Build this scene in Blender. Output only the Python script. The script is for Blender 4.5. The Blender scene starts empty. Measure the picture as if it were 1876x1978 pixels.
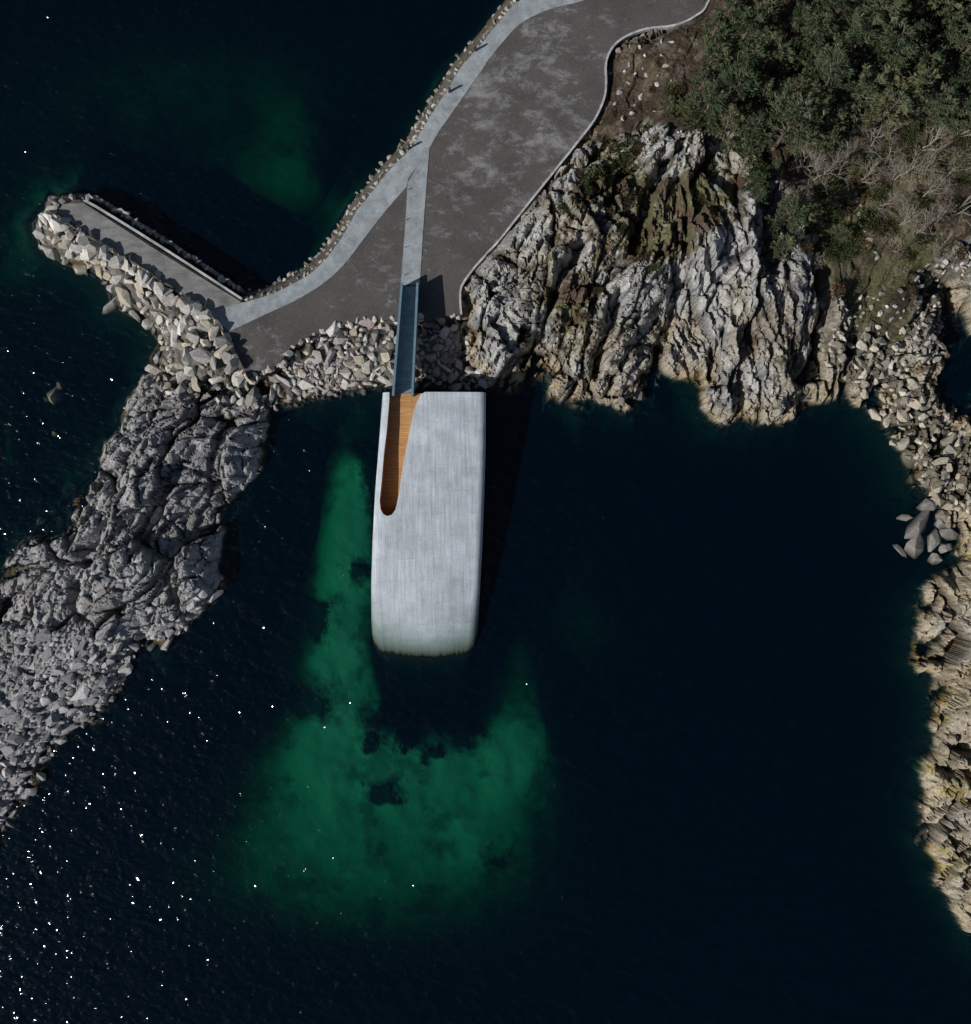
import bpy, bmesh, math, random
import numpy as np
from mathutils import Vector
random.seed(7); rng=np.random.default_rng(7)
H=100.0; S=20.0; CX=938.0; CY=989.0      # survey map: 20 units per metre, drone height 100 m
sc=bpy.context.scene
SUN_E=math.radians(37); SUN_A=math.radians(28)

def W(px,py,z=0.0):
    f=(H-z)/H/S
    return ((px-CX)*f,(CY-py)*f,z)

# ------------------------------------------------------------------ node helpers
def new_mat(name):
    m=bpy.data.materials.new(name); m.use_nodes=True
    nt=m.node_tree; nt.nodes.clear(); return m,nt
def N(nt,t,inputs=None,**props):
    n=nt.nodes.new(t)
    for k,v in props.items(): setattr(n,k,v)
    for k,v in (inputs or {}).items():
        if isinstance(v,bpy.types.NodeSocket): nt.links.new(v,n.inputs[k])
        else: n.inputs[k].default_value=v
    return n
def ramp(nt,fac,stops):
    r=nt.nodes.new('ShaderNodeValToRGB'); nt.links.new(fac,r.inputs[0])
    e=r.color_ramp.elements
    while len(e)<len(stops): e.new(0.5)
    for i,(p,c) in enumerate(stops):
        e[i].position=p; e[i].color=(c,c,c,1) if not hasattr(c,'__len__') else (*c,1)
    return r.outputs[0]
def mulc(nt,a,b,mode='MULTIPLY',fac=1.0):
    n=nt.nodes.new('ShaderNodeMix'); n.data_type='RGBA'; n.blend_type=mode
    for k,v in ((0,fac),(6,a),(7,b)):
        if isinstance(v,bpy.types.NodeSocket): nt.links.new(v,n.inputs[k])
        else: n.inputs[k].default_value=v if not isinstance(v,tuple) or len(v)==4 else (*v,1)
    return n.outputs[2]
def mth(nt,a,b,op='MULTIPLY'):
    return N(nt,'ShaderNodeMath',{0:a,1:b},operation=op).outputs[0]
def finish(nt,col,rough=0.9,bump=None,strength=0.5,dist=0.1,metallic=0.0,spec=0.3):
    b=N(nt,'ShaderNodeBsdfPrincipled',{'Roughness':rough,'Metallic':metallic})
    b.inputs['Specular IOR Level'].default_value=spec
    if isinstance(col,bpy.types.NodeSocket): nt.links.new(col,b.inputs['Base Color'])
    else: b.inputs['Base Color'].default_value=(*col,1)
    if bump is not None:
        bn=N(nt,'ShaderNodeBump',{'Height':bump,'Strength':strength,'Distance':dist})
        nt.links.new(bn.outputs[0],b.inputs['Normal'])
    o=nt.nodes.new('ShaderNodeOutputMaterial'); nt.links.new(b.outputs[0],o.inputs[0])
def objco(nt,scale=(1,1,1),rot=0.0):
    g=N(nt,'ShaderNodeNewGeometry')
    mp=N(nt,'ShaderNodeMapping',{'Vector':g.outputs['Position'],'Scale':scale,'Rotation':(0,0,rot)})
    return mp.outputs[0]
def noise(nt,vec,scale,detail=5,rough=0.6,dist=0.0):
    return N(nt,'ShaderNodeTexNoise',{'Vector':vec,'Scale':scale,'Detail':detail,'Roughness':rough,'Distortion':dist}).outputs[0]

def mat_attr(name,lo=0.55,hi=1.35,s1=2.5,bs=0.6,rough=0.9,bd=0.12,under=False):
    m,nt=new_mat(name)
    a=N(nt,'ShaderNodeAttribute',attribute_name='Col')
    co=objco(nt)
    n1=noise(nt,co,s1,5,0.72)
    c=mulc(nt,a.outputs[0],ramp(nt,n1,[(0.3,lo),(0.7,hi)]))
    h=n1
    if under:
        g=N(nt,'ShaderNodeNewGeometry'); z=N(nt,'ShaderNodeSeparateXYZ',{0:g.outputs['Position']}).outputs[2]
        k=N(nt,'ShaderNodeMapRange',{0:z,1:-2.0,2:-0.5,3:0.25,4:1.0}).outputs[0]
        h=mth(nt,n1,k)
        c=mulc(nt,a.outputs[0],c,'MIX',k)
    finish(nt,c,rough,h,bs,bd,spec=0.02); return m

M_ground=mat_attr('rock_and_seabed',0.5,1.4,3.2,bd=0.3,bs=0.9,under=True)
M_boulder=mat_attr('boulder_granite',0.65,1.25,4,0.6,bd=0.1)

def mat_asphalt():
    m,nt=new_mat('gravel_asphalt'); co=objco(nt)
    mid=noise(nt,objco(nt,(1,1.6,1),0.9),0.42,8,0.78,0.3); fine=noise(nt,co,9,3,0.8); big=noise(nt,co,0.12,3,0.5)
    d=N(nt,'ShaderNodeVectorMath',{0:N(nt,'ShaderNodeNewGeometry').outputs['Position'],1:(4.5,36.5,2.15)},operation='DISTANCE').outputs['Value']
    k=N(nt,'ShaderNodeMapRange',{0:d,1:3.0,2:17.0,3:0.12,4:0.01}).outputs[0]
    s=mth(nt,mth(nt,mid,mth(nt,big,0.35),'ADD'),k,'ADD')
    msk=ramp(nt,s,[(0.765,0.0),(0.85,0.55),(0.93,0.9)])
    c=mulc(nt,(0.078,0.071,0.070,1),(0.205,0.205,0.21,1),'MIX',msk)
    c=mulc(nt,c,ramp(nt,fine,[(0.25,0.55),(0.75,1.45)]))
    c=mulc(nt,c,ramp(nt,noise(nt,co,0.3,5,0.6),[(0.3,0.78),(0.7,1.22)]))
    finish(nt,c,0.95,fine,0.4,0.03); return m
def mat_concrete(name,col,streak=(6,0.4,1),rot=0.0,joint=None,algae_dim=False,contrast=0.18):
    m,nt=new_mat(name); co=objco(nt)
    cs=objco(nt,streak,rot)
    n1=noise(nt,co,0.5,6,0.6); n2=noise(nt,cs,1.0,5,0.7); n3=noise(nt,co,8,3,0.7)
    c=mulc(nt,(*col,1),ramp(nt,n1,[(0.3,1-contrast),(0.7,1+contrast*0.6)]))
    c=mulc(nt,c,ramp(nt,n2,[(0.28,1-contrast*1.3),(0.72,1+contrast)]))
    c=mulc(nt,c,ramp(nt,n3,[(0.3,0.85),(0.7,1.1)]))
    if joint:
        w=N(nt,'ShaderNodeTexBrick',{'Vector':objco(nt,(1,1,1),rot+math.pi/2),'Color1':(1,1,1,1),'Color2':(0.90,0.91,0.92,1),'Mortar':(0.74,0.75,0.76,1),'Scale':1.0,'Mortar Size':0.02,'Brick Width':joint[0],'Row Height':joint[1]})
        c=mulc(nt,c,w.outputs[0])
    if algae_dim:
        g=N(nt,'ShaderNodeNewGeometry'); z=N(nt,'ShaderNodeSeparateXYZ',{0:g.outputs['Position']}).outputs[2]
        zz=mth(nt,z,mth(nt,n2,-0.9),'ADD')
        k=ramp(nt,mth(nt,mth(nt,zz,0.5,'ADD'),0.5),[(0.08,(0.008,0.012,0.008)),(0.20,(0.12,0.155,0.11)),(0.50,(0.42,0.50,0.45)),(0.75,(0.85,0.88,0.87)),(0.95,(1,1,1))])  # algae green at the waterline; near-black below paints in light lost under water
        c=mulc(nt,c,k)
    finish(nt,c,0.9,n3,0.3,0.03,spec=0.05); return m
def mat_wood():
    m,nt=new_mat('oak_boards'); co=objco(nt,(1,1,1),0.03)
    w=N(nt,'ShaderNodeTexBrick',{'Vector':co,'Color1':(0.44,0.245,0.10,1),'Color2':(0.35,0.19,0.07,1),'Mortar':(0.12,0.05,0.02,1),'Scale':1.0,'Mortar Size':0.012,'Brick Width':2.4,'Row Height':0.17})
    c=mulc(nt,w.outputs[0],ramp(nt,noise(nt,objco(nt,(1,9,1)),1.2,5),[(0.3,0.75),(0.7,1.25)]))
    finish(nt,c,0.6); return m
def mat_plain(name,col,rough=0.6,metal=0.0,var=0.2,scale=3):
    m,nt=new_mat(name); n=noise(nt,objco(nt),scale,4,0.6)
    finish(nt,mulc(nt,(*col,1),ramp(nt,n,[(0.3,1-var),(0.7,1+var)])),rough,None,0.2,0.02,metal); return m
def mat_leaf(name,spec=0.1):
    m,nt=new_mat(name); a=N(nt,'ShaderNodeAttribute',attribute_name='Col')
    oi=N(nt,'ShaderNodeObjectInfo')
    c=mulc(nt,a.outputs[0],ramp(nt,oi.outputs['Random'],[(0.0,(0.5,0.62,0.58)),(0.5,(0.9,0.93,0.92)),(1.0,(1.3,1.15,1.1))]))
    finish(nt,c,0.8,spec=spec); return m

M_asphalt=mat_asphalt()
M_walk=mat_concrete('walkway_concrete',(0.29,0.32,0.34),(1.2,1.2,1),0,None,contrast=0.24)
M_pier=mat_concrete('pier_concrete',(0.20,0.205,0.20),(0.6,2.0,1),0.55,None,contrast=0.3)
M_kerb=mat_concrete('kerb_stone',(0.42,0.43,0.44),(2,2,1),contrast=.3)
M_build=mat_concrete('board_marked_concrete',(0.44,0.48,0.525),(5,0.3,0.3),-0.03,(4.2,1.7),True,contrast=0.2)
M_wood=mat_wood()
M_steel=mat_plain('blue_steel',(0.15,0.24,0.30),0.45,0.2,0.15)
M_deck=mat_plain('gangway_deck',(0.20,0.25,0.29),0.7,0.0,0.25,2)
M_corten=mat_plain('dark_post_steel',(0.03,0.03,0.035),0.6)
M_leaf=mat_leaf('needles'); M_bark=mat_plain('bark',(0.12,0.09,0.07),0.9,0,0.3,6)
M_twig=mat_plain('pale_twigs',(0.24,0.21,0.18),0.9,0,0.25,4)

# ------------------------------------------------------------------ noise in numpy
T=rng.random((256,256,6))
def vnoise(x,y,k=0):
    i=np.floor(x).astype(int); j=np.floor(y).astype(int); fx=x-i; fy=y-j
    fx=fx*fx*(3-2*fx); fy=fy*fy*(3-2*fy); t=T[:,:,k]
    a=t[i&255,j&255]; b=t[(i+1)&255,j&255]; c=t[i&255,(j+1)&255]; d=t[(i+1)&255,(j+1)&255]
    return (a*(1-fx)+b*fx)*(1-fy)+(c*(1-fx)+d*fx)*fy
def fbm(x,y,oct=4,k=0,rough=0.5):
    s=0;a=1;tot=0
    for o in range(oct):
        s=s+a*vnoise(x+17.3*o,y-9.1*o,k); tot+=a; a*=rough; x=x*2.03;y=y*2.03
    return s/tot
def cells(u,v,off=0):
    i0=np.floor(u).astype(int); j0=np.floor(v).astype(int)
    F1=np.full(u.shape,9.);F2=np.full(u.shape,9.)
    r=[np.zeros(u.shape) for _ in range(3)]; du=np.zeros(u.shape); dv=np.zeros(u.shape)
    for a in (-1,0,1):
        for b in (-1,0,1):
            i=(i0+a+off)&255; j=(j0+b+3*off)&255
            cx=i0+a+0.05+0.9*T[i,j,0]; cy=j0+b+0.05+0.9*T[i,j,1]
            ex=u-cx; ey=v-cy; d=np.abs(ex)*0.5+np.hypot(ex,ey)*0.6
            m=d<F1; F2=np.where(m,F1,np.minimum(F2,d)); F1=np.where(m,d,F1)
            for q in range(3): r[q]=np.where(m,T[i,j,3+q],r[q])
            du=np.where(m,ex,du); dv=np.where(m,ey,dv)
    return F1,F2,r,du,dv
def rockdetail(x,y,ang,k=1.0,L0=1.0,B0=1.0):
    wx=fbm(x*0.16,y*0.16,2,1)-0.5; wy=fbm(x*0.16+40,y*0.16,2,2)-0.5
    x=x+wx*2.6; y=y+wy*2.6
    x=x+(fbm(x*1.1,y*1.1,3,4)-.5)*.45; y=y+(fbm(x*1.1+8,y*1.1,3,5)-.5)*.45
    c,s=math.cos(ang),math.sin(ang)
    u=x*c+y*s; v=-x*s+y*c
    h=np.zeros(x.shape); crack=np.zeros(x.shape)
    for n,(L,B,amp,tilt,cr,cw) in enumerate(((9,2.5,1.7,1.25,0.9,0.06),(3.6,1.05,0.9,1.15,0.45,0.06),(1.5,0.5,0.42,0.62,0.18,0.08),(.7,.33,.18,.26,.05,.1))):
        L=L*L0; B=B*B0
        F1,F2,r,du,dv=cells(u/L+n*31,v/B+n*57,n*13)
        e=F2-F1; g=np.exp(-e/cw)
        h+=amp*(r[0]-0.5)+tilt*((r[1]-0.5)*du+(r[2]-0.5)*2.0*dv)-cr*g
        crack=np.maximum(crack,g*(1.0,0.85,0.6,.3)[n])
    h+=0.3*(fbm(u*0.25,v*1.6,4,3,0.6)-0.5)
    return h*k,crack

# ------------------------------------------------------------------ map rasters
ST=6.0; RX=np.arange(-700,2600,ST); RY=np.arange(-700,2700,ST)
GX,GY=np.meshgrid(RX,RY,indexing='ij')
def sdf(poly,closed=True):
    P=np.array(poly,float); n=len(P); d=np.full(GX.shape,1e18); ins=np.zeros(GX.shape,bool)
    for i in range(n if closed else n-1):
        a=P[i];b=P[(i+1)%n]; e=b-a; wx=GX-a[0]; wy=GY-a[1]
        t=np.clip((wx*e[0]+wy*e[1])/(e@e+1e-9),0,1)
        d=np.minimum(d,(wx-t*e[0])**2+(wy-t*e[1])**2)
        if closed:
            c=((a[1]<=GY)&(b[1]>GY))|((b[1]<=GY)&(a[1]>GY))
            xi=a[0]+(GY-a[1])/(e[1] if abs(e[1])>1e-9 else 1e-9)*e[0]
            ins^=c&(GX<xi)
    if not closed: return np.sqrt(d)/S
    return np.where(ins,1,-1)*np.sqrt(d)/S
def samp(F,px,py):
    i=np.clip((px-RX[0])/ST,0,len(RX)-1.001); j=np.clip((py-RY[0])/ST,0,len(RY)-1.001)
    a=i.astype(int);b=j.astype(int);fx=i-a;fy=j-b
    return (F[a,b]*(1-fx)+F[a+1,b]*fx)*(1-fy)+(F[a,b+1]*(1-fx)+F[a+1,b+1]*fx)*fy
def smooth(pts,n=6,closed=False):
    P=[np.array(p,float) for p in pts]; out=[]; m=len(P)
    rngi=range(m if closed else m-1)
    for i in rngi:
        if closed: a,b,c,d=P[i-1],P[i],P[(i+1)%m],P[(i+2)%m]
        else: a,b,c,d=P[max(i-1,0)],P[i],P[i+1],P[min(i+2,m-1)]
        for k in range(n):
            t=k/n; out.append(tuple(0.5*((2*b)+(c-a)*t+(2*a-5*b+4*c-d)*t*t+(3*b-a-3*c+d)*t**3)))
    if not closed: out.append(tuple(P[-1]))
    return out

outer=[(1180,-600),(1090,-130),(1040,-50),(1000,0),(940,72),(890,130),(860,180),(830,225),(808,262),(790,290),(755,325),(715,375),(690,405),(668,445),(645,480),(615,515),(580,540),(525,568),(470,584)]
kerbline=[(1480,-600),(1400,-120),(1370,0),(1345,30),(1305,48),(1250,55),(1210,70),(1185,90),(1172,120),(1172,160),(1168,190),(1150,230),(1120,270),(1080,320),(1040,370),(1000,420),(960,470),(930,500),(905,530),(890,555),(888,580),(890,606)]
kerbline=smooth(kerbline,4)
outer_s=smooth(outer,4)
plaza_bot=[(850,612),(820,617),(765,618),(700,618),(650,630),(600,648),(560,672),(540,700),(502,726),(478,730)]
pier_left=[(455,680),(436,640),(400,592),(255,500),(105,412),(116,393),(158,390)]
P_built=kerbline+plaza_bot+pier_left+[(300,480)]+outer_s[::-1]
mainland=[(892,610),(850,570),(850,520),(950,400),(1040,290),(1110,210),(1130,160),(1130,110),(1180,40),(1290,10),(1340,-20),(1440,-600),(2600,-600),(2600,2400),(2050,2100),(1900,1840),(1852,1790),(1830,1720),(1782,1640),(1775,1560),(1790,1430),(1805,1340),(1768,1270),(1785,1150),(1830,1108),(1860,1090),(1850,1040),(1810,990),(1760,930),(1742,870),(1690,815),(1650,772),(1560,790),(1490,812),(1440,818),(1390,808),(1350,785),(1335,735),(1290,722),(1255,775),(1200,788),(1170,772),(1120,788),(1062,782),(1050,742),(1000,765),(945,748),(905,700)]
tongue=[(478,730),(527,735),(516,800),(505,860),(490,920),(465,985),(440,1050),(420,1100),(432,1128),(400,1170),(340,1220),(310,1255),(275,1240),(245,1290),(222,1365),(150,1400),(115,1430),(110,1470),(70,1530),(35,1590),(-20,1650),(-150,1750),(-400,1800),(-400,1300),(-20,1180),(5,1090),(40,1030),(75,1012),(112,1025),(125,985),(160,920),(200,870),(235,800),(262,740),(330,720)]
ripA=[(65,430),(95,398),(150,376),(112,412),(255,500),(400,592),(440,645),(478,730),(500,765),(440,775),(300,745),(292,690),(310,660),(285,620),(215,590),(205,545),(130,505),(80,480)]
ripB=[(470,732),(540,700),(560,672),(600,648),(650,630),(700,618),(765,618),(850,612),(890,606),(905,690),(948,742),(880,745),(755,746),(690,755),(640,760),(580,782),(500,790)]
ripC=[(1570,625),(1640,640),(1720,670),(1770,740),(1820,800),(1900,850),(1950,1000),(1830,985),(1760,930),(1742,870),(1690,800),(1640,745),(1600,700)]
ripE=[(-100,1230),(60,1210),(200,1235),(310,1200),(430,1110),(400,1170),(310,1258),(245,1300),(222,1370),(115,1430),(70,1530),(-20,1650),(-100,1650)]
ripF=[(1765,530),(1800,500),(1950,450),(1950,560),(1850,545),(1800,550),(1815,620),(1840,670),(1815,700),(1780,690),(1740,640),(1775,600)]
pond=[(1790,548),(1830,545),(1850,600),(1880,640),(1990,620),(1990,840),(1900,800),(1840,780),(1808,740),(1838,680),(1815,620)]
veg=[(1172,100),(1300,50),(1400,-80),(2100,-600),(2100,440),(1860,470),(1770,540),(1765,620),(1740,670),(1650,640),(1600,560),(1590,480),(1545,400),(1470,300),(1400,240),(1330,262),(1260,235),(1210,262),(1120,292),(1165,200)]
F={k:sdf(v) for k,v in dict(built=P_built,main=mainland,tong=tongue,ra=ripA,rb=ripB,rc=ripC,re=ripE,rf=ripF,pond=pond,veg=veg).items()}
gul=[[(1330,430),(1312,520),(1300,600),(1278,680),(1262,760)],[(1120,470),(1075,560),(1045,640),(1010,700)],[(1475,330),(1490,440),(1500,520)],[(1585,520),(1600,600),(1585,680),(1560,730)],[(1200,560),(1170,640),(1150,720)],[(1290,290),(1250,380),(1230,470)],[(1400,640),(1385,720)],[(140,1010),(190,940),(250,880)],[(150,1180),(145,1100),(200,1020)],[(420,800),(340,900),(270,1060)],
 [(1876,1190),(1830,1240),(1790,1262)],[(1880,1320),(1835,1345),(1800,1350)],[(1880,1500),(1830,1490)]]
gd=None
for g_ in gul:
    d_=sdf(g_,False); gd=d_ if gd is None else np.minimum(gd,d_)
F['gul']=gd
ctrl=[(900,640,2.4),(960,640,4),(1000,600,5),(1060,480,6),(1150,400,6.5),(1150,600,4.8),(1100,700,3),(1250,560,6),(1300,330,6.6),(1400,480,7.5),(1420,680,4.5),(1300,640,2.6),(1500,560,5.5),(1560,600,5.5),(1600,640,2.6),(1500,250,7),(1700,150,7.5),(1870,50,9),(1700,400,4.5),(1680,560,2.8),(1300,100,3.6),(1200,150,2.3),(1200,250,2.6),(1120,320,3),(1010,450,3),
 (1800,900,1.6),(1870,1000,2),(1640,680,1.8),(1720,750,1.8),(1850,1200,3.2),(1876,1500,4),(2000,1300,6),(1880,1700,3),
 (400,850,3.2),(300,950,3.8),(200,1080,3.6),(100,1200,2.6),(50,1350,1.6),(450,800,2.4),(0,1500,1.0),(120,1400,.9),(420,1000,2.4),(40,1080,2.0),
 (440,700,3.0),(380,620,3.0),(250,540,2.9),(120,440,3.0),(320,700,1.3),(200,560,1.3),(600,700,1.6),(700,680,1.7),(850,670,1.7),(560,740,1.0),(900,710,1.4),(340,660,2.0)]
num=0;den=0
for (a,b,z) in ctrl:
    w=1/((GX-a)**2+(GY-b)**2+35**2)**1.8; num=num+w*z; den=den+w
F['hc']=num/den
def gsum(L):
    s=0
    for (a,b,sx,sy,w) in L: s=s+w*np.exp(-0.5*(((GX-a)/sx)**2+((GY-b)/sy)**2))
    return s
F['sand']=gsum([(684,905,34,40,.7),(682,990,40,60,.95),(678,1090,44,60,1.0),(672,1180,46,60,.95),(660,1270,54,60,.95),(672,1350,50,50,.85),(790,1480,150,62,.8),(1020,1370,40,60,.6),(985,1460,80,55,.5),(645,1430,64,60,.65),
 (750,1590,200,90,.52),(950,1600,110,80,.34),(590,1560,80,80,.22),(1010,1260,30,50,.2),
 (1110,1130,60,140,.19),(1180,1220,60,60,.15),(560,1700,200,80,.26),(800,1760,220,80,.27),(580,250,60,70,.25),(530,340,80,50,.27),(600,370,50,40,.22),(420,130,260,90,.22),(250,250,260,140,.19),(120,820,26,80,.15),(30,860,30,60,.25),(20,600,60,200,.14),(1840,760,40,60,.3)])
F['kelp']=gsum([(692,1105,20,18,1),(600,1170,26,16,1),(605,1215,16,28,.9),(590,1350,34,32,1),(720,1430,14,12,1),(782,1435,13,11,1),(835,1452,16,12,1),(898,1412,28,26,1),(742,1532,22,16,1),(960,1665,20,20,.7),(760,1385,44,20,1),(705,930,8,30,.5),(860,1370,60,22,.9),(1090,1480,30,60,.4)])
F['deep']=2.8+9*np.exp(-F['sand']*3.0)
F['green']=gsum([(1300,380,55,60,.85),(1180,350,60,50,.8),(1230,460,65,45,.6),(1180,540,45,45,.6),(1050,560,40,30,.4),(1440,420,60,60,.3),(1330,420,40,40,.7),(1110,620,40,50,.5)])

def base(px,py):
    nx=fbm(px/45,py/45,3,4)-0.5; ny=fbm(px/45+50,py/45,3,5)-0.5
    qx=px+nx*44; qy=py+ny*44
    dr=np.maximum(samp(F['main'],qx,qy),samp(F['tong'],qx,qy))
    dp=np.maximum.reduce([samp(F[k],px+nx*12,py+ny*12) for k in ('ra','rb','rc')])
    db=samp(F['built'],px,py); hc=samp(F['hc'],px,py)
    zr=np.where(dr>0,hc*(1-np.exp(-dr/1.7)),dr*1.7)
    zp=np.where(dp>0,hc*(1-np.exp(-dp/1.3))-0.25,dp*1.2)
    zb=np.where(db>-0.1,1.95,1.95+(db+0.1)*2.6)
    z=np.maximum.reduce([zr,zp,zb])
    bed=-(samp(F['deep'],px,py))+1.0*(fbm(px/70,py/70,3,0)-0.5)
    z=np.maximum(z,bed)
    pd=samp(F['pond'],px+nx*30,py+ny*30)
    z=np.minimum(z,0.1-pd*1.5)
    return z,dr,dp,db

STEP=0.14; R=64.0
xs=np.arange(-R,R+STEP,STEP); ys=np.arange(-R,R+STEP,STEP); nx_,ny_=len(xs),len(ys)
X,Y=np.meshgrid(xs,ys,indexing='ij')
px=CX+S*X; py=CY-S*Y
for _ in range(2):
    z,dr,dp,db=base(px,py); f=H/(H-np.clip(z,-12,9)); px=CX+S*X*f; py=CY-S*Y*f
z,dr,dp,db=base(px,py)
vm=samp(F['veg'],px+30*(fbm(X*.3,Y*.3,3,1)-.5),py+30*(fbm(X*.3+9,Y*.3,3,2)-.5))
vegm=np.clip(vm/1.0+0.3,0,1)
det=np.zeros(z.shape); crack=np.zeros(z.shape)
rockm=np.clip((dr+1.5)/1.5,0,1)*(dr>-1.5)
need=(dr>-1.5)
reg=np.zeros(z.shape,int)
reg[(px<700)]=1; reg[(px>1285+ (py-600)*-0.12)&(px<1640)&(py>200)]=2; reg[(px>=1640)&(py>820)]=3
for r_,ang,kk,l0,b0 in ((0,math.radians(60),1.05,.8,1.0),(1,math.radians(50),.95,1.1,1.35),(2,math.radians(98),1.1,1.3,.9),(3,math.radians(72),1.35,.9,1.0)):
    m=need&(reg==r_); h,c=rockdetail(X[m],Y[m],ang,kk,l0,b0); det[m]=h; crack[m]=c
amp=rockm*(1-0.85*vegm)*np.clip(0.5+dr/2.0,0.2,1.0)
amp=amp*np.where(samp(F['re'],px,py)>0,0.4,1.0)
gl=np.exp(-(samp(F['gul'],px+26*(fbm(X*.6,Y*.6,3,1)-.5),py)/0.55)**2)*rockm*np.clip(dr,0,1)
z=z+det*amp-gl*np.where(px<700,1.0,2.2)
z+=0.5*(fbm(X*.5,Y*.5,4,0)-.5)*vegm
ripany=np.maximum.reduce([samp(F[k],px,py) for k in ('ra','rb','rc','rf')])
z+=0.35*(fbm(X*2,Y*2,3,3)-.5)*(ripany>0)
z=np.where(db>-0.15,np.minimum(z,1.95),np.minimum(z,2.05+np.maximum(-db-.15,0)*1.6))
edge=np.clip((np.maximum(np.abs(X),np.abs(Y))-59)/5,0,1); z=z*(1-edge)-14*edge

# colours
n1=fbm(X*.8,Y*.8,5,0,0.6); n2=fbm(X*.25+5,Y*.25,4,1); n3=fbm(X*3,Y*3,3,2)
def mix(a,b,t): return a+(b-a)*t[...,None]
def C(*c): return np.array(c,float)
col=np.ones(z.shape+(3,))*C(.46,.455,.44)
col=mix(col,np.ones_like(col)*C(.26,.26,.265),np.clip((n1-.45)*4,0,1))
col=mix(col,np.ones_like(col)*C(.38,.35,.335),np.clip((n2-.5)*5,0,.6)*(px<700))
col=np.where((px<700)[...,None],col*C(.88,.89,.92),col)
warm=np.clip(1.5-np.abs(z-1.0)/1.1,0,1)*(px>880)*0.8
warm=np.maximum(warm,(reg==3)*0.9*np.clip(n2*1.8,0,1)); warm=np.where((px>1560)&(py>600),np.maximum(warm,.5),warm)
warm=np.maximum(warm,np.clip((n2-.5)*4,0,.4)*(px>880))
col=mix(col,np.ones_like(col)*C(.40,.33,.22),warm)
rust=np.clip((n1*.6+n3*.5-.62)*9,0,1)*np.clip(1.4-np.abs(z-.7)/.5,0,1)*(px>880)
col=mix(col,np.ones_like(col)*C(.30,.17,.05),rust*.6)
col=mix(col,np.ones_like(col)*C(.40,.34,.09),np.clip((n1-.60)*8,0,.6)*(reg==3)*(py<1700))
col=col*(1-0.8*np.clip(crack,0,1)**1.3)[...,None]
gx_,gy_=np.gradient(z,STEP); slope=np.hypot(gx_,gy_)
gm=np.clip(samp(F['green'],px,py),0,1)
moss=np.clip((n2*0.6+n3*0.45+n1*.3+gm*0.42+np.clip(crack,0,1)*0.25-np.minimum(slope,2)*0.10-.73)*7,0,1)*(z>1.6)*(px>880)*(py<900)
mcol=mix(np.ones_like(col)*C(.115,.11,.045),np.ones_like(col)*C(.085,.055,.035),np.clip((n1-.4)*5,0,1))
col=mix(col,mcol,moss*0.88)
soil=mix(np.ones_like(col)*C(.062,.048,.036),np.ones_like(col)*C(.10,.10,.052),np.clip((n2-.42)*5,0,1)*(px>1560))
soil=mix(soil,np.ones_like(col)*C(.17,.14,.10),np.clip((n1-.52)*6,0,.7)*np.clip(n3*1.6,0,1))
col=mix(col,soil,np.clip(vegm*1.3-np.clip((n1-.5)*4,0,1)*.7*(px<1560),0,1))
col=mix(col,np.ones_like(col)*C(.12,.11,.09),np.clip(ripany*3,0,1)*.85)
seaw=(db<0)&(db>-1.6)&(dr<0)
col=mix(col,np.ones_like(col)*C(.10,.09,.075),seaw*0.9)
wet=np.clip((0.5+0.8*(n1-.5)-z)/0.3,0,1)
wc=mix(np.ones_like(col)*C(.03,.028,.02),np.ones_like(col)*C(.11,.07,.02),np.clip((n1-.5)*6,0,1)*(z>-.3))
wc=np.where((z<-.3)[...,None],C(.010,.012,.008),wc)
col=mix(col,wc,np.where(z>-0.25,wet*.92,wet))
sx=samp(F['sand'],px+50*(n2-.5)+30*(n1-.5),py+60*(fbm(X*.3,Y*.3+7,4,3)-.5))
kp=samp(F['kelp'],px+46*(n1-.5)+16*(n3-.5),py+46*(fbm(X*.8+3,Y*.8,4,4)-.5))
streak=fbm(X*.5+Y*.2,Y*1.1-X*.4,4,5,.6)
sandm=np.clip((sx-0.05+0.16*(n1-.5)+.18*(n2-.5)+.26*(streak-.5)*np.clip(sx*2,0,1))*1.3,0,1)*np.clip(1.25-1.9*kp,0.04,1)
weed=np.clip((fbm(X*.35+70,Y*.35,4,2,.6)-.58)*9,0,1)*.45
sandm=sandm*(1-weed)
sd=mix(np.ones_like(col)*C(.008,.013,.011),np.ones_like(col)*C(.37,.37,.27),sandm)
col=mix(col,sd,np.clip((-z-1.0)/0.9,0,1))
z=np.where((z<-1.5),z+0.5*np.clip(kp,0,1),z)

def grid_mesh(name,X,Y,Z,col,mat):
    nx,ny=X.shape; me=bpy.data.meshes.new(name)
    co=np.stack([X,Y,Z],-1).reshape(-1,3).astype(np.float32)
    idx=np.arange(nx*ny).reshape(nx,ny)
    q=np.stack([idx[:-1,:-1],idx[1:,:-1],idx[1:,1:],idx[:-1,1:]],-1).reshape(-1)
    me.vertices.add(len(co)); me.vertices.foreach_set('co',co.ravel())
    nf=len(q)//4; me.loops.add(len(q)); me.loops.foreach_set('vertex_index',q.astype(np.int32))
    me.polygons.add(nf); me.polygons.foreach_set('loop_start',np.arange(0,nf*4,4,dtype=np.int32))
    me.update(calc_edges=True)
    a=me.color_attributes.new('Col','FLOAT_COLOR','POINT')
    c4=np.concatenate([col.reshape(-1,3),np.ones((len(co),1))],1).astype(np.float32)
    a.data.foreach_set('color',c4.ravel())
    me.materials.append(mat); o=bpy.data.objects.new(name,me); sc.collection.objects.link(o); 
    me.shade_flat(); return o
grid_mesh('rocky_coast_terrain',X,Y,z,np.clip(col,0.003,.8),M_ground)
ZG=z
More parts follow.
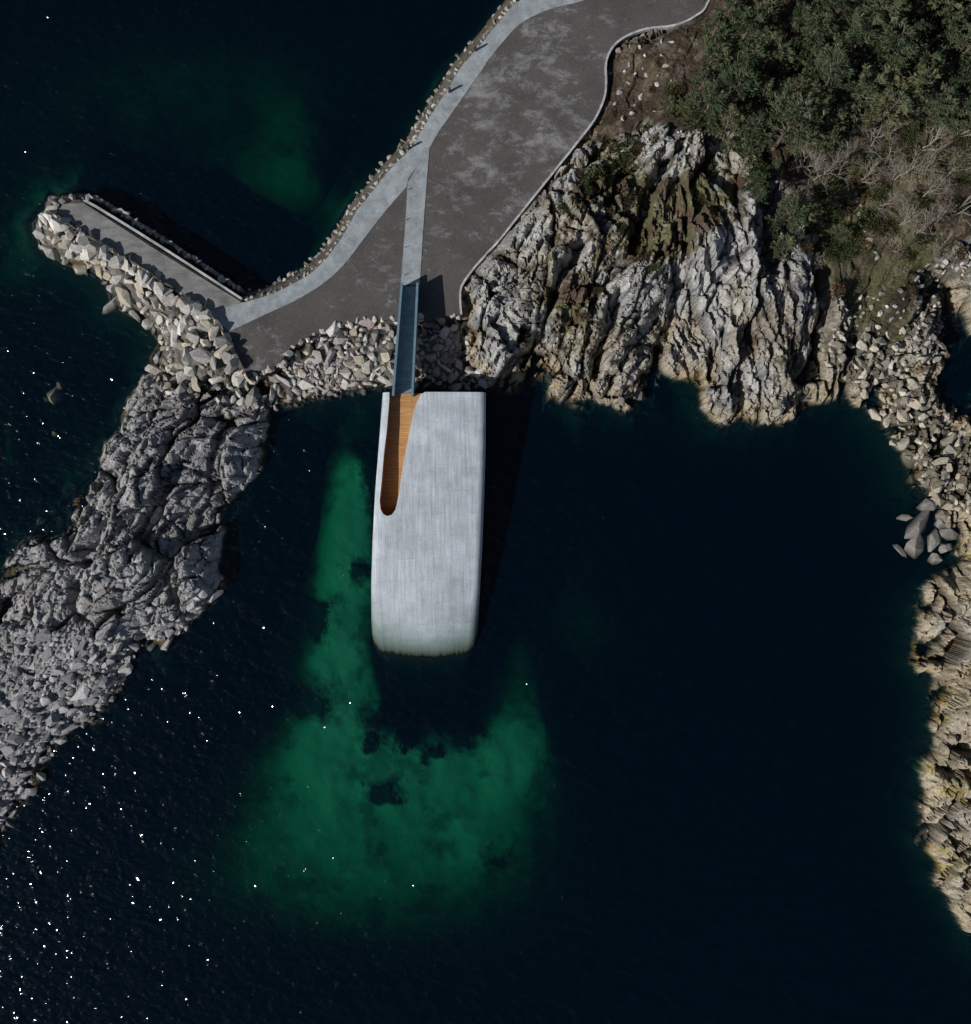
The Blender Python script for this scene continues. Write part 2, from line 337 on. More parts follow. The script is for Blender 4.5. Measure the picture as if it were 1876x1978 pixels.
def gz(x,y):
    i=min(max(int(round((x+R)/STEP)),0),nx_-1); j=min(max(int(round((y+R)/STEP)),0),ny_-1); return float(ZG[i,j])
def place(px,py,up=0.0):
    z=2.0
    for _ in range(3):
        x,y,_z=W(px,py,z+up); z=gz(x,y)
    return x,y,z

me=bpy.data.meshes.new('seabed'); me.from_pydata([(-2500,-2500,-14.5),(2500,-2500,-14.5),(2500,2500,-14.5),(-2500,2500,-14.5)],[],[(0,1,2,3)])
me.materials.append(mat_plain('seabed_mud',(0.02,0.025,0.02))); o=bpy.data.objects.new('seabed',me); sc.collection.objects.link(o)

# ------------------------------------------------------------------ water
def mat_water():
    m,nt=new_mat('sea_water')
    n1=noise(nt,objco(nt,(1,1.5,1),0.5),0.5,1,0.5,0.3); n2=noise(nt,objco(nt,(1,1.6,1),-0.4),1.3,1,0.5,0.3)
    hh=mth(nt,mth(nt,n1,0.28),mth(nt,n2,0.175),'ADD')
    b2=N(nt,'ShaderNodeBump',{'Height':hh,'Strength':1.0,'Distance':1.0})
    lw=N(nt,'ShaderNodeLayerWeight',{'Blend':0.5})
    fr=mth(nt,mth(nt,mth(nt,lw.outputs['Facing'],5.0,'POWER'),0.98),0.018,'ADD')
    tr=N(nt,'ShaderNodeBsdfTransparent',{'Color':(0.9,0.97,1.0,1)})
    df=N(nt,'ShaderNodeBsdfDiffuse',{'Color':(0.0,0.055,0.125,1)})
    gl=N(nt,'ShaderNodeBsdfGlossy',{'Color':(0.9,0.96,1,1),'Roughness':0.085,'Normal':b2.outputs[0]})
    a=N(nt,'ShaderNodeMixShader',{0:0.05,1:tr.outputs[0],2:df.outputs[0]})
    b=N(nt,'ShaderNodeMixShader',{0:fr,1:a.outputs[0],2:gl.outputs[0]})
    v=N(nt,'ShaderNodeVolumeAbsorption',{'Color':(0.03,0.665,0.55,1),'Density':0.56})
    o=nt.nodes.new('ShaderNodeOutputMaterial'); nt.links.new(b.outputs[0],o.inputs[0]); nt.links.new(v.outputs[0],o.inputs[1])
    return m
bm=bmesh.new(); bmesh.ops.create_cube(bm,size=1)
for v in bm.verts: v.co=Vector((v.co.x*4800,v.co.y*4800,0 if v.co.z>0 else -16))
me=bpy.data.meshes.new('sea_water'); bm.to_mesh(me); me.materials.append(mat_water())
o=bpy.data.objects.new('sea_water',me); sc.collection.objects.link(o)

# ------------------------------------------------------------------ slabs
def slab(name,pts,z,thick,mat,sink=0.0,parent=None):
    bm=bmesh.new(); vs=[bm.verts.new(W(a,b,z)) for a,b in pts]
    f=bm.faces.new(vs); f.normal_update()
    if f.normal.z<0: f.normal_flip()
    n=len(vs)
    lo=[bm.verts.new((v.co.x,v.co.y,z-thick)) for v in vs]
    for i in range(n):
        j=(i+1)%n; bm.faces.new((vs[i],vs[j],lo[j],lo[i]))
    bmesh.ops.triangulate(bm,faces=[f]); bmesh.ops.recalc_face_normals(bm,faces=bm.faces)
    me=bpy.data.meshes.new(name); bm.to_mesh(me); bm.free(); me.materials.append(mat)
    o=bpy.data.objects.new(name,me); sc.collection.objects.link(o)
    if parent: o.parent=parent
    return o
PZ=2.15
slab('asphalt_plaza',P_built,PZ,0.6,M_asphalt)
inner_up=smooth([(1340,-600),(1240,-130),(1190,-30),(1130,0),(1075,14),(1040,27),(1005,47),(975,78),(930,135),(880,207),(845,257),(828,288)],4)
inner_dn=smooth([(785,360),(740,412),(700,464),(660,515),(620,550),(570,580),(510,608),(440,641)],4)
walk=outer_s+[(405,600)]+inner_dn[::-1]+[(788,345)]+inner_up[::-1]
slab('concrete_walkway',walk,PZ+0.035,0.2,M_walk)
slab('straight_footpath',[(829,284),(824,345),(819,410),(810,550),(773,550),(781,450),(787,352),(808,316)],PZ+0.05,0.2,M_walk)
slab('pier_deck',[(108,410),(120,394),(160,392),(300,482),(466,584),(405,602),(398,594),(255,504)],PZ+0.075,0.5,M_pier)

def strip(name,line,w,z0,z1,mat,parent=None):
    P=[Vector(W(a,b,z1)).xy for a,b in line]; n=len(P); L=[];Rr=[]
    for i in range(n):
        t=(P[min(i+1,n-1)]-P[max(i-1,0)]).normalized(); nn=Vector((-t.y,t.x))
        L.append(P[i]+nn*w/2); Rr.append(P[i]-nn*w/2)
    vs=[];fs=[]
    for i in range(n): vs+=[(L[i].x,L[i].y,z1),(Rr[i].x,Rr[i].y,z1),(Rr[i].x,Rr[i].y,z0),(L[i].x,L[i].y,z0)]
    for i in range(n-1):
        a=4*i;b=a+4
        for k in range(4): fs.append((a+k,b+k,b+(k+1)%4,a+(k+1)%4))
    fs+= [(0,1,2,3),(4*n-1,4*n-2,4*n-3,4*n-4)]
    me=bpy.data.meshes.new(name); me.from_pydata(vs,[],fs); me.materials.append(mat)
    bm=bmesh.new(); bm.from_mesh(me); bmesh.ops.recalc_face_normals(bm,faces=bm.faces); bm.to_mesh(me); bm.free()
    o=bpy.data.objects.new(name,me); sc.collection.objects.link(o)
    if parent: o.parent=parent
    return o
strip('kerb',kerbline,0.19,1.8,PZ+0.16,M_kerb)
strip('pier_wall',smooth([(160,388),(180,396),(310,476),(466,577)],3),0.2,1.2,PZ+0.35,M_kerb)
strip('pier_ledge',[(160,378),(185,381),(320,464),(468,562)],0.35,0.4,PZ-0.5,M_pier)

# ------------------------------------------------------------------ boulders
def hull_template(seed):
    r=random.Random(seed); bm=bmesh.new()
    pts=[]
    while len(pts)<r.choice((10,12,14)):
        v=Vector((r.gauss(0,1),r.gauss(0,1),r.gauss(0,1))).normalized()
        if all((v-q).length>.5 for q in pts): pts.append(v)
    for v in pts: bm.verts.new(v*r.uniform(.85,1.08))
    res=bmesh.ops.convex_hull(bm,input=bm.verts)
    bmesh.ops.delete(bm,geom=[g for g in res['geom_interior'] if isinstance(g,bmesh.types.BMVert)],context='VERTS')
    bm.verts.ensure_lookup_table()
    P=[]
    for e in bm.edges:
        a,b=e.verts[0].co,e.verts[1].co; P+= [a.lerp(b,.10),a.lerp(b,.90)]
    bm.free(); bm=bmesh.new()
    for p in P: bm.verts.new(p)
    res=bmesh.ops.convex_hull(bm,input=bm.verts)
    bmesh.ops.delete(bm,geom=[g for g in res['geom_interior'] if isinstance(g,bmesh.types.BMVert)],context='VERTS')
    bmesh.ops.triangulate(bm,faces=bm.faces)
    bm.verts.index_update()
    V=np.array([v.co[:] for v in bm.verts]); Fc=np.array([[v.index for v in f.verts] for f in bm.faces]); bm.free(); return V,Fc
TEMPL=[hull_template(i) for i in range(18)]
class Rocks:
    def __init__(s): s.V=[];s.F=[];s.C=[];s.n=0
    def add(s,x,y,z,r,col,flat=0.7,a=None):
        V,Fc=random.choice(TEMPL); sc_=np.array([r*random.uniform(.85,1.5),r*random.uniform(.6,1.0),r*random.uniform(.5,.85)*flat/0.7])
        if a is None: a=random.uniform(0,6.28)
        t=random.uniform(-.5,.5); ca,sa=math.cos(a),math.sin(a); ct,st=math.cos(t),math.sin(t)
        P=V*sc_; P=P@np.array([[1,0,0],[0,ct,st],[0,-st,ct]]); P=P@np.array([[ca,sa,0],[-sa,ca,0],[0,0,1]])
        s.V.append(P+np.array([x,y,z])); s.F.append(Fc+s.n); s.n+=len(V); s.C.append(np.tile([*col,1],(len(V),1)))
    def build(s,name):
        V=np.concatenate(s.V);Fc=np.concatenate(s.F);Cc=np.concatenate(s.C)
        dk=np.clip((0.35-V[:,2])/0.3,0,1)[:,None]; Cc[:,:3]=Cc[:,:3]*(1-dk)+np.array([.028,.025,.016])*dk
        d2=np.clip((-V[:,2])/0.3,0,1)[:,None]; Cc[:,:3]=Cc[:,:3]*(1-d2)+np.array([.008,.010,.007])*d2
        me=bpy.data.meshes.new(name); me.from_pydata(V.tolist(),[],Fc.tolist())
        a=me.color_attributes.new('Col','FLOAT_COLOR','POINT'); a.data.foreach_set('color',Cc.astype(np.float32).ravel())
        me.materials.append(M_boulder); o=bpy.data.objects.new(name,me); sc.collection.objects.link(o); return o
PAL=[(.46,.45,.42),(.38,.37,.35),(.50,.47,.41),(.29,.28,.27),(.55,.53,.50),(.39,.35,.31),(.43,.39,.31)]
def scatter(R_,poly,n,rmin,rmax,up=0.1,pal=PAL,dens=0.75,zmin=-9,mul=1.0,ang=None):
    xs_=[p[0] for p in poly]; ys_=[p[1] for p in poly]; got=[]
    fld=sdf(poly) ; tries=0
    while len(got)<n and tries<n*14:
        tries+=1
        a=random.uniform(min(xs_),max(xs_)); b=random.uniform(min(ys_),max(ys_))
        i=int((a-RX[0])/ST); j=int((b-RY[0])/ST)
        if fld[i,j]<-0.1: continue
        r=rmin+(rmax-rmin)*random.random()**(1.2+2.0*tries/(n*14))
        if any((a-c)**2+(b-d)**2<((r+e)*S*dens)**2 for c,d,e in got): continue
        got.append((a,b,r))
        x,y,zz=place(a,b)
        if zz<zmin: continue
        c=random.choice(pal); k=random.uniform(.7,1.15)*mul
        R_.add(x,y,zz+up*r,r,(c[0]*k,c[1]*k,c[2]*k),a=None if ang is None else ang+random.gauss(0,.35))
def along(R_,line,step,off,rmin,rmax,zz=None,pal=PAL,jit=4,mul=1.0):
    for i in range(len(line)-1):
        a=np.array(line[i],float);b=np.array(line[i+1],float);L=np.linalg.norm(b-a)
        n_=max(1,int(L/step)); t=(b-a)/L; nn=np.array([t[1],-t[0]])
        for k in range(n_):
            p=a+(b-a)*(k+random.random()*.6)/n_+nn*(off+random.uniform(-jit,jit)); r=random.uniform(rmin,rmax)
            if zz is None: x,y,z_=place(*p)
            else: x,y,z_=W(p[0],p[1],zz)
            c=random.choice(pal); kk=random.uniform(.75,1.15)*mul
            R_.add(x,y,z_,r,(c[0]*kk,c[1]*kk,c[2]*kk))
RA=Rocks()
scatter(RA,ripA,750,.32,1.15,.15,dens=.6)
along(RA,[(92,414),(104,430),(248,520),(388,606),(424,655),(445,705),(468,745)],16,-1,.6,.9,2.95,jit=2)
along(RA,[(86,430),(95,408),(118,388),(150,378)],14,2,.45,.7,2.2,jit=3)
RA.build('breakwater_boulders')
RB=Rocks(); scatter(RB,ripB,330,.3,.9,.15,dens=.62,pal=PAL+[(.4,.33,.33)]); scatter(RB,[(835,640),(885,630),(905,690),(860,700)],240,.11,.19,.3,dens=.7); scatter(RB,[(560,700),(680,680),(700,730),(600,770)],160,.14,.25,.3,dens=.7,pal=[(.34,.29,.3),(.4,.35,.35)])
along(RB,[(505,728),(545,702),(565,673),(602,650),(650,632),(700,620),(765,620)],14,2,.3,.5,2.05,jit=3)
RB.build('riprap_boulders')
RD=Rocks()
wl=outer_s[6:]; pale=[(.44,.41,.36),(.38,.35,.3),(.48,.46,.42),(.28,.26,.23)]
along(RD,wl,10,-3,.22,.36,1.85,jit=3,pal=pale,mul=.92); along(RD,wl,14,-9,.24,.42,1.0,jit=4,pal=pale,mul=.85); along(RD,wl,24,-16,.22,.4,.25,jit=5,pal=pale,mul=.7)
along(RD,[(155,376),(185,379),(320,462),(468,562)],10,-2,.25,.42,1.7,jit=3,pal=pale); 
RD.build('seawall_stones')
RC=Rocks(); scatter(RC,ripC,520,.28,.85,.2,dens=.65,pal=[(.43,.38,.30),(.37,.34,.28),(.47,.43,.36),(.30,.28,.24)]); scatter(RC,ripF,240,.22,.6,.2,dens=.65,mul=.9)
scatter(RC,[(1740,880),(1800,900),(1876,960),(1876,1080),(1830,1080),(1740,960)],90,.4,1.1,.1,dens=.75,pal=[(.3,.27,.22),(.36,.32,.25)],mul=.7)
for (a,b,r) in ((1778,1015,1.3),(1770,1052,1.5),(1795,978,1.1),(1820,1010,.9),(1750,1000,.6),(1740,1066,.7),(1805,1045,1.0),(1830,1060,.9),(1835,1030,.9),(1810,1080,.7)):
    x,y,_z=W(a,b,.4); RC.add(x,y,.15,r,(.22,.21,.195))
RC.build('spit_boulders')
RE=Rocks(); scatter(RE,ripE,950,.2,.9,.2,dens=.62,pal=[(.36,.36,.37),(.29,.29,.30),(.42,.41,.41),(.22,.22,.225)],ang=math.radians(35));
for (a,b,r) in ((105,760,1.0),(112,745,.6),(88,772,.5),(105,838,.6),(15,1450,1.0),(25,1470,.6)):
    x,y,_z=W(a,b,0); RE.add(x,y,-.15,r,(.2,.2,.17))
RE.build('shore_rubble')
RG=Rocks(); scatter(RG,[(1180,90),(1290,60),(1300,200),(1180,240)],26,.15,.42,.3,dens=1.6); scatter(RG,[(1310,255),(1380,250),(1400,290),(1330,300)],90,.15,.35,.4,dens=.7)
scatter(RG,[(1560,590),(1740,560),(1760,680),(1620,640)],50,.15,.45,.3,dens=1.2); scatter(RG,[(960,740),(1640,760),(1640,830),(960,800)],90,.25,.7,0,dens=1.0,mul=.5)
along(RG,[(1657,372),(1664,430),(1682,470),(1700,508)],11,0,.25,.4,None,pal=[(.3,.28,.22)],jit=4)
RG.build('scattered_stones')

# ------------------------------------------------------------------ restaurant building
rest=bpy.data.objects.new('half_sunken_concrete_building',None); sc.collection.objects.link(rest)
stat=[(757,738,939,5.0),(850,731,937.5,4.25),(950,723,935,3.5),(1050,718,931,2.75),(1130,715.5,927,2.15),(1200,715,923,1.6),(1225,716,921,1.3),(1243,718,919,.95),(1256,722,916,.62),(1266,728,912,.25),(1277,735,905,-.4),(1292,740,902,-1.8),(1315,742,900,-3.6),(1345,748,896,-5.6),(1385,752,890,-7.4)]
ztop=lambda p: float(np.interp(p,[s[0] for s in stat],[s[3] for s in stat]))
bm=bmesh.new(); rings=[]
for (p,l,r_,zt) in stat:
    xl=W(l,p,zt-.6)[0]; xr=W(r_,p,zt-.6)[0]; y=W(0,p,zt)[1]; w=xr-xl; ring=[]
    rad=1.0 if p<1200 else 1.3; crown=.18 if p<1200 else .3
    pts=[(xl+.5,-10),(xl,zt-rad-.2)]
    for k in range(1,8):
        a=math.pi/2*k/8; pts.append((xl+rad*(1-math.cos(a)),zt-crown-rad*.72+rad*.72*math.sin(a)))
    for k in range(0,13):
        s=k/12; pts.append((xl+rad+(w-2*rad*.75-rad*.25)*s,zt-crown*(2*s-1)**2))
    x0=pts[-1][0]; rr=xr-x0
    for k in range(1,8):
        a=math.pi/2*k/8; pts.append((x0+rr*math.sin(a),zt-crown-rr*.8*(1-math.cos(a))))
    pts+=[(xr,zt-crown-rr*.8-.2),(xr-.5,-10)]
    rings.append([bm.verts.new((a,y,min(b,zt) if b>-10 else -10)) for a,b in pts])
for i in range(len(rings)-1):
    A,B=rings[i],rings[i+1]
    for k in range(len(A)): bm.faces.new((A[k],A[(k+1)%len(A)],B[(k+1)%len(A)],B[k]))
bm.faces.new(rings[0]); bm.faces.new(rings[-1][::-1])
bmesh.ops.recalc_face_normals(bm,faces=bm.faces)
me=bpy.data.meshes.new('concrete_shell'); bm.to_mesh(me); bm.free(); me.materials.append(M_build); me.materials.append(M_wood)
shell=bpy.data.objects.new('concrete_shell',me); sc.collection.objects.link(shell); shell.parent=rest
hole=[(751,730),(751,770),(746,830),(740,880),(736,930),(732,968),(734,984),(739,993),(747,997),(756,994),(763,984),(767,966),(773,930),(779,890),(786,855),(793,818),(799,792),(805,775),(812,762),(824,755),(826,730)]
fz=lambda p: float(np.interp(p,[757,900,1000],[3.9,2.3,1.15]))
bm=bmesh.new(); top=[];bot=[]
for a,b in hole:
    zt=ztop(b); x,y,_z=W(a,b,zt); yy=y if b>740 else W(0,730,5)[1]
    top.append(bm.verts.new((x,yy,8))); bot.append(bm.verts.new((x,yy,fz(max(b,740)))))
n=len(top)
bm.faces.new(top); bm.faces.new(bot[::-1])
for i in range(n): bm.faces.new((top[i],top[(i+1)%n],bot[(i+1)%n],bot[i]))
bmesh.ops.triangulate(bm,faces=[f for f in bm.faces if len(f.verts)>4])
bmesh.ops.recalc_face_normals(bm,faces=bm.faces)
me=bpy.data.meshes.new('cut'); bm.to_mesh(me); bm.free(); me.materials.append(M_wood)
cut=bpy.data.objects.new('cut',me); sc.collection.objects.link(cut)
mod=shell.modifiers.new('b','BOOLEAN'); mod.object=cut; mod.operation='DIFFERENCE'; mod.solver='EXACT'; mod.material_mode='TRANSFER'
bpy.context.view_layer.update()
dg=bpy.context.evaluated_depsgraph_get(); nm=bpy.data.meshes.new_from_object(shell.evaluated_get(dg))
shell.modifiers.clear(); shell.data=nm; bpy.data.objects.remove(cut)

# ------------------------------------------------------------------ gangway
gw=bpy.data.objects.new('footbridge',None); sc.collection.objects.link(gw)
def box(name,corn,mat,parent):
    me=bpy.data.meshes.new(name); me.from_pydata(corn,[],[(0,1,2,3),(7,6,5,4),(0,4,5,1),(1,5,6,2),(2,6,7,3),(3,7,4,0)])
    bm=bmesh.new(); bm.from_mesh(me); bmesh.ops.recalc_face_normals(bm,faces=bm.faces); bm.to_mesh(me); bm.free()
    me.materials.append(mat); o=bpy.data.objects.new(name,me); sc.collection.objects.link(o); o.parent=parent; return o
nL=Vector(W(774,546,3.9));nR=Vector(W(807,546,3.9));sL=Vector(W(757,764,5.0));sR=Vector(W(797,764,5.0))
ZE=3.78
def wallseg(name,a,b,wv,zt0,zt1,zb0,zb1,mat):
    A0=a.copy();B0=b.copy();A1=a+wv;B1=b+wv
    box(name,[(A0.x,A0.y,zb0),(B0.x,B0.y,zb1),(B1.x,B1.y,zb1),(A1.x,A1.y,zb0),(A0.x,A0.y,zt0),(B0.x,B0.y,zt1),(B1.x,B1.y,zt1),(A1.x,A1.y,zt0)],mat,gw)
wv=Vector((.13,0,0))
wallseg('left_parapet',nL,sL,wv,3.9,5.0,2.21,3.2,M_steel)
wallseg('right_parapet',nR-wv,sR-wv,wv,3.9,5.0,2.21,3.2,M_steel)
wallseg('left_handrail',nL-Vector((.04,0,0)),sL-Vector((.04,0,0)),Vector((.21,0,0)),3.97,5.07,3.903,5.003,M_steel)
wallseg('right_handrail',nR-Vector((.17,0,0)),sR-Vector((.17,0,0)),Vector((.21,0,0)),3.97,5.07,3.903,5.003,M_steel)
a=nL+wv*1.02;b=sL+wv*1.02
box('deck',[(a.x,a.y,2.22),(b.x,b.y,ZE-.3),(sR.x-.133,sR.y,ZE-.3),(nR.x-.133,nR.y,2.22),(a.x,a.y,2.42),(b.x,b.y,ZE),(sR.x-.133,sR.y,ZE),(nR.x-.133,nR.y,2.42)],M_deck,gw)
for k in range(1,9):
    t=k/9; p=a.lerp(b,t); q=(nR-wv*1.02).lerp(sR-wv*1.02,t); zz=2.42+(ZE-2.42)*t
    box('batten_%d'%k,[(p.x,p.y,zz-.02),(q.x,q.y,zz-.02),(q.x,q.y-.06,zz-.02),(p.x,p.y-.06,zz-.02),(p.x,p.y,zz+.03),(q.x,q.y,zz+.03),(q.x,q.y-.06,zz+.03),(p.x,p.y-.06,zz+.03)],M_steel,gw)

# bollards
def bollard(px_,py_,s=1.0):
    x,y,z_=W(px_,py_,PZ+.03); bm=bmesh.new()
    bmesh.ops.create_cube(bm,size=1)
    for v in bm.verts:
        top=v.co.z>0; v.co=Vector((v.co.x*.2*s,v.co.y*.14*s,(.8*s if top else 0)+(0.1*s if top and v.co.x>0 else 0)))
    bmesh.ops.bevel(bm,geom=list(bm.edges),offset=.02,segments=1,affect='EDGES')
    r=bmesh.ops.create_cube(bm,size=1)
    for v in r['verts']: v.co=Vector((v.co.x*.26*s,v.co.y*.2*s,v.co.z*.05+.02))
    me=bpy.data.meshes.new('path_bollard'); bm.to_mesh(me); bm.free(); me.materials.append(M_corten)
    o=bpy.data.objects.new('path_bollard',me); o.location=(x,y,z_); sc.collection.objects.link(o)
for p in ((918,97),(868,177),(790,286),(1000,1)): bollard(*p,1.1)
for p in ((790,366),(786,424),(783,478),(782,531)): bollard(*p,0.35)

# ------------------------------------------------------------------ vegetation
class MB:
    def __init__(s): s.v=[];s.f=[];s.m=[];s.c=[]
    def tube(s,a,b,ra,rb,n=4,mi=0,col=(.1,.08,.06)):
        a=Vector(a);b=Vector(b);d=(b-a)
        if d.length<1e-4:return
        q=d.to_track_quat('Z','Y'); k=len(s.v)
        for P,r in ((a,ra),(b,rb)):
            for i in range(n):
                t=2*math.pi*i/n; s.v.append(tuple(P+q@Vector((r*math.cos(t),r*math.sin(t),0)))); s.c.append((*col,1))
        for i in range(n): s.f.append((k+i,k+(i+1)%n,k+n+(i+1)%n,k+n+i)); s.m.append(mi)
    def leaf(s,p,d,l,w,col,mi=1,nv=None):
        d=Vector(d).normalized(); sd=d.cross(nv or Vector((random.gauss(0,1),random.gauss(0,1),random.gauss(0,1)))).normalized()*w/2; p=Vector(p); k=len(s.v)
        s.v+= [tuple(p-sd*.6),tuple(p+sd*.6),tuple(p+d*l*.6+sd),tuple(p+d*l),tuple(p+d*l*.6-sd)]; s.c+=[(*col,1)]*5
        s.f.append((k,k+1,k+2,k+3,k+4)); s.m.append(mi)
    def mesh(s,name,mats):
        me=bpy.data.meshes.new(name); me.from_pydata(s.v,[],s.f); me.polygons.foreach_set('material_index',s.m)
        a=me.color_attributes.new('Col','FLOAT_COLOR','POINT'); a.data.foreach_set('color',np.array(s.c,np.float32).ravel())
        for m in mats: me.materials.append(m)
        return me
def pine(seed):
    r=random.Random(seed); b=MB(); h=r.uniform(5.5,7.5); rad=r.uniform(1.9,2.6)
    p=Vector((0,0,-.5)); lean=Vector((r.uniform(-.08,.08),r.uniform(-.08,.08),1)); prev=p
    for k in range(1,7):
        q=Vector((lean.x*h*k/6+r.uniform(-.08,.08),lean.y*h*k/6+r.uniform(-.08,.08),h*k/6)); b.tube(prev,q,.17*(1-(k-1)/6.3),.17*(1-k/6.3),6,0); prev=q
    nb=50; lob=[(r.uniform(0,6.28),r.uniform(.6,1.15)) for _ in range(8)]
    for i in range(nb):
        t=.25+.75*(i+r.random()*.8)/nb; z_=h*t; la=r.choice(lob); a=la[0]+r.gauss(0,.35) if r.random()<.6 else r.uniform(0,6.28)
        L=rad*(1.05-t)**.55*la[1]*r.uniform(.7,1.15)*1.15; L=max(L,.35)
        base_=Vector((lean.x*z_,lean.y*z_,z_)); d=Vector((math.cos(a),math.sin(a),r.uniform(-.05,.28)+.5*t))
        end=base_+d*L; b.tube(base_,end,.04,.012,3,0,(.13,.1,.08))
        hue=r.random(); cb=(.066+.035*hue,.088+.022*hue,.044+.022*hue)
        nc=int(4+L*5)
        for c in range(nc):
            u=.3+.7*(c+r.random())/nc; side=Vector((-d.y,d.x,0))*r.gauss(0,.22)*(1.1-u*.5)
            p=base_+d*L*u+side+Vector((0,0,r.gauss(0,.06)))
            k=r.uniform(.55,1.55)
            for _ in range(7):
                dd=Vector((d.x*1.2+side.x+r.gauss(0,.55),d.y*1.2+side.y+r.gauss(0,.55),r.gauss(.3,.4)))
                b.leaf(p,dd,r.uniform(.25,.48),r.uniform(.05,.09),(cb[0]*k,cb[1]*k,cb[2]*k))
    return b.mesh('pine_tree',[M_bark,M_leaf])
def bare(seed):
    r=random.Random(seed); b=MB()
    def rec(p,d,L,rad,dep):
        q=p+d*L; b.tube(p,q,rad,rad*.65,3 if dep>1 else 5,0)
        if dep>=5:return
        for _ in range(3 if dep<4 else 2):
            nd=(d+Vector((r.gauss(0,.55),r.gauss(0,.55),r.gauss(.05,.35)))).normalized(); rec(q,nd,L*r.uniform(.6,.88),rad*.62,dep+1)
    rec(Vector((0,0,-.3)),Vector((r.uniform(-.3,.3),r.uniform(-.3,.3),1)).normalized(),1.5,.10,0)
    rec(Vector((.2,0,-.3)),Vector((r.uniform(-.6,.6),r.uniform(-.6,.6),1)).normalized(),1.2,.08,0)
    return b.mesh('bare_tree',[M_twig])
def shrub(seed,c0,c1,h=.9,n=900):
    r=random.Random(seed); b=MB()
    lobes=[(r.uniform(-.6,.6),r.uniform(-.6,.6),r.uniform(.35,.7),r.uniform(.5,1.0)) for _ in range(7)]
    for l in lobes: b.tube((0,0,-.2),(l[0],l[1],h*.5),.03,.012,3,0)
    for i in range(n):
        l=r.choice(lobes); v=Vector((r.gauss(0,1),r.gauss(0,1),abs(r.gauss(0,1)))).normalized()*l[2]*r.uniform(.6,1.05)
        p=Vector((l[0]+v.x,l[1]+v.y,v.z*h*l[3]*1.4)); t=r.random(); k=r.uniform(.6,1.3)
        b.leaf(p,v+Vector((0,0,.3)),r.uniform(.14,.26),r.uniform(.05,.1),tuple((c0[j]+(c1[j]-c0[j])*t)*k for j in range(3)))
    return b.mesh('shrub',[M_bark,M_leaf])
def put(name,me,px_,py_,s,up=0,sz=None):
    x,y,z_=place(px_,py_,up); o=bpy.data.objects.new(name,me); o.location=(x,y,z_); o.rotation_euler=(0,0,random.uniform(0,6.28)); o.scale=(s,s,sz or s); sc.collection.objects.link(o)
PN=[pine(i) for i in range(7)]; BR=[bare(i+50) for i in range(5)]
J=[shrub(i,(.045,.062,.025),(.08,.095,.04)) for i in range(3)]; BN=[shrub(i+9,(.13,.07,.04),(.10,.085,.05),.6,650) for i in range(3)]
forest=[(1380,-60),(1365,60),(1362,120),(1345,170),(1340,215),(1395,225),(1430,270),(1530,290),(1560,240),(1640,235),(1700,225),(1770,190),(1830,210),(1960,210),(2000,-120)]
ff=sdf(forest); got=[]; tr=0
while len(got)<80 and tr<9000:
    tr+=1; a=random.uniform(1300,2000); b=random.uniform(-120,320)
    if ff[int((a-RX[0])/ST),int((b-RY[0])/ST)]<0: continue
    if any((a-c)**2+(b-d)**2<51**2 for c,d in got): continue
    got.append((a,b)); put('pine_tree',random.choice(PN),a,b,random.uniform(.65,1.2),3.5)
for a,b,s in ((1520,420,.85),(1515,462,.8),(1530,390,.65),(1468,345,.6),(1470,375,.5),(1860,210,.8),(1600,260,.6),(1870,300,.6),(1640,440,.4),(1330,190,.5),(1300,190,.4),(1500,330,.5)): put('pine_tree',random.choice(PN),a,b,s,3)
for a,b,s in ((1590,330,1),(1640,300,.8),(1700,270,1.1),(1750,330,1),(1800,370,1),(1850,330,1.1),(1830,420,.9),(1760,420,.8),(1720,380,.8),(1870,400,1),(1800,270,1),(1880,240,1),(1560,360,.7),(1680,330,.8),(1840,470,.7),(1740,470,.6),(1920,340,1),(1085,560,.35),(1550,540,.5),(1590,500,.5),(1650,225,.8),(1570,310,.9),(1730,300,.9),(1810,320,.9),(1790,440,.8)): put('bare_tree',random.choice(BR),a,b,s*.85,2.5)
for a,b,s in ((1150,345,1.3),(1130,365,.9),(1190,290,1.4),(1225,285,1.2),(1205,310,1.0),(1350,235,1.2),(1330,205,1.3),(1370,320,1.2),(1010,645,1.1),(1035,665,.8),(1025,540,.6),(1090,400,.7),(1170,650,.8),(1445,300,1.0),(1470,330,1.2),(1300,180,1),(1420,280,1),(1480,400,.8),(1155,560,.5),(1265,520,.6),(1200,440,.6),(1590,600,.6),(950,560,.4),(1630,480,1),(1610,420,.8),(1250,250,.7),(1560,440,.9),(1180,325,.9),(1160,300,.8)): put('juniper_shrub',random.choice(J),a,b,s,.5)
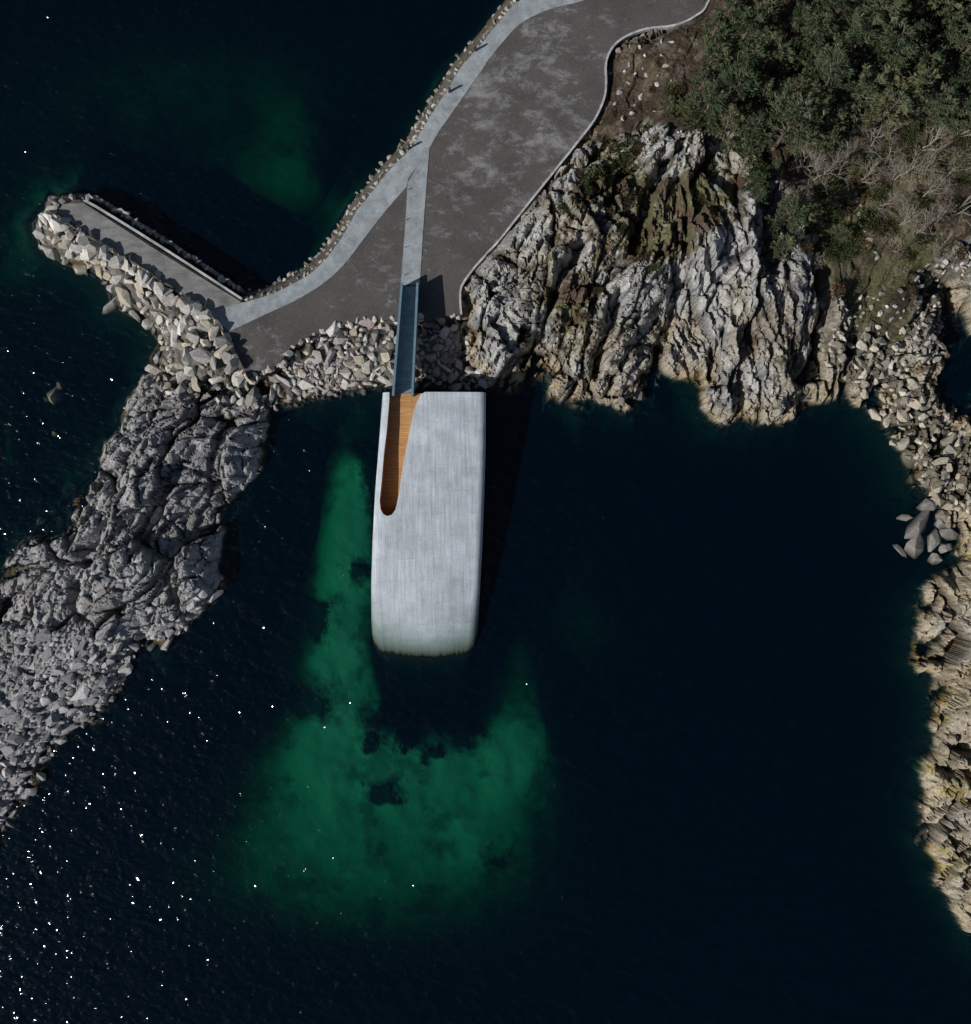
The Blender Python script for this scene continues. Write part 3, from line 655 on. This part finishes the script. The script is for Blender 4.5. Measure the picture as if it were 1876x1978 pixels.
for a,b,s in ((1305,180,1),(1120,340,.6),(1245,480,.9),(1250,500,.7),(1240,430,.6),(1170,420,.6),(1080,430,.6),(1065,385,.5),(1130,610,.6),(1160,625,.6),(1265,600,.6),(1015,665,.6),(1210,380,.8),(1270,270,.7),(1360,380,.7),(1390,430,.6),(1620,560,.8),(1700,440,.9),(1640,400,.9),(1760,560,.6),(1185,700,.4),(1235,300,.6),(1190,215,.4),(1275,120,.5),(1260,170,.4),(1050,350,.4),(960,500,.4),(1090,300,.5),(1550,480,.7)): put('heather_shrub',random.choice(BN),a,b,s*1.1,.4)
for i in range(70):
    a=random.uniform(1580,1880); b=random.uniform(200,520); put('heather_shrub' if i%3==0 else 'juniper_shrub',random.choice(BN if i%3==0 else J),a,b,random.uniform(.4,1.0),.4)

# ------------------------------------------------------------------ light, sky, camera
w=bpy.data.worlds.new('World'); sc.world=w; w.use_nodes=True; nt=w.node_tree; nt.nodes.clear()
sk=nt.nodes.new('ShaderNodeTexSky'); sk.sky_type='NISHITA'; sk.sun_disc=False; sk.sun_elevation=SUN_E
sdx,sdy=-math.cos(SUN_A),-math.sin(SUN_A); sk.sun_rotation=math.atan2(sdx,sdy)%(2*math.pi)
bg=nt.nodes.new('ShaderNodeBackground'); bg.inputs[1].default_value=0.05
ow=nt.nodes.new('ShaderNodeOutputWorld'); nt.links.new(sk.outputs[0],bg.inputs[0]); nt.links.new(bg.outputs[0],ow.inputs[0])
L=bpy.data.lights.new('sun','SUN'); L.energy=4.3; L.angle=math.radians(.5); L.color=(1,.965,.91)
lo=bpy.data.objects.new('sun',L); sc.collection.objects.link(lo); lo.location=(-60,-30,80)
lo.rotation_euler=Vector((math.cos(SUN_A)*math.cos(SUN_E),math.sin(SUN_A)*math.cos(SUN_E),-math.sin(SUN_E))).to_track_quat('-Z','Y').to_euler()
cam=bpy.data.cameras.new('camera'); co=bpy.data.objects.new('camera',cam); sc.collection.objects.link(co); co.location=(0,0,H)
cam.sensor_fit='VERTICAL'; cam.angle=2*math.atan(CY/S/H); cam.clip_end=8000; cam.clip_start=1
sc.camera=co
sc.view_settings.view_transform='Standard'; sc.view_settings.look='None'; sc.view_settings.exposure=0
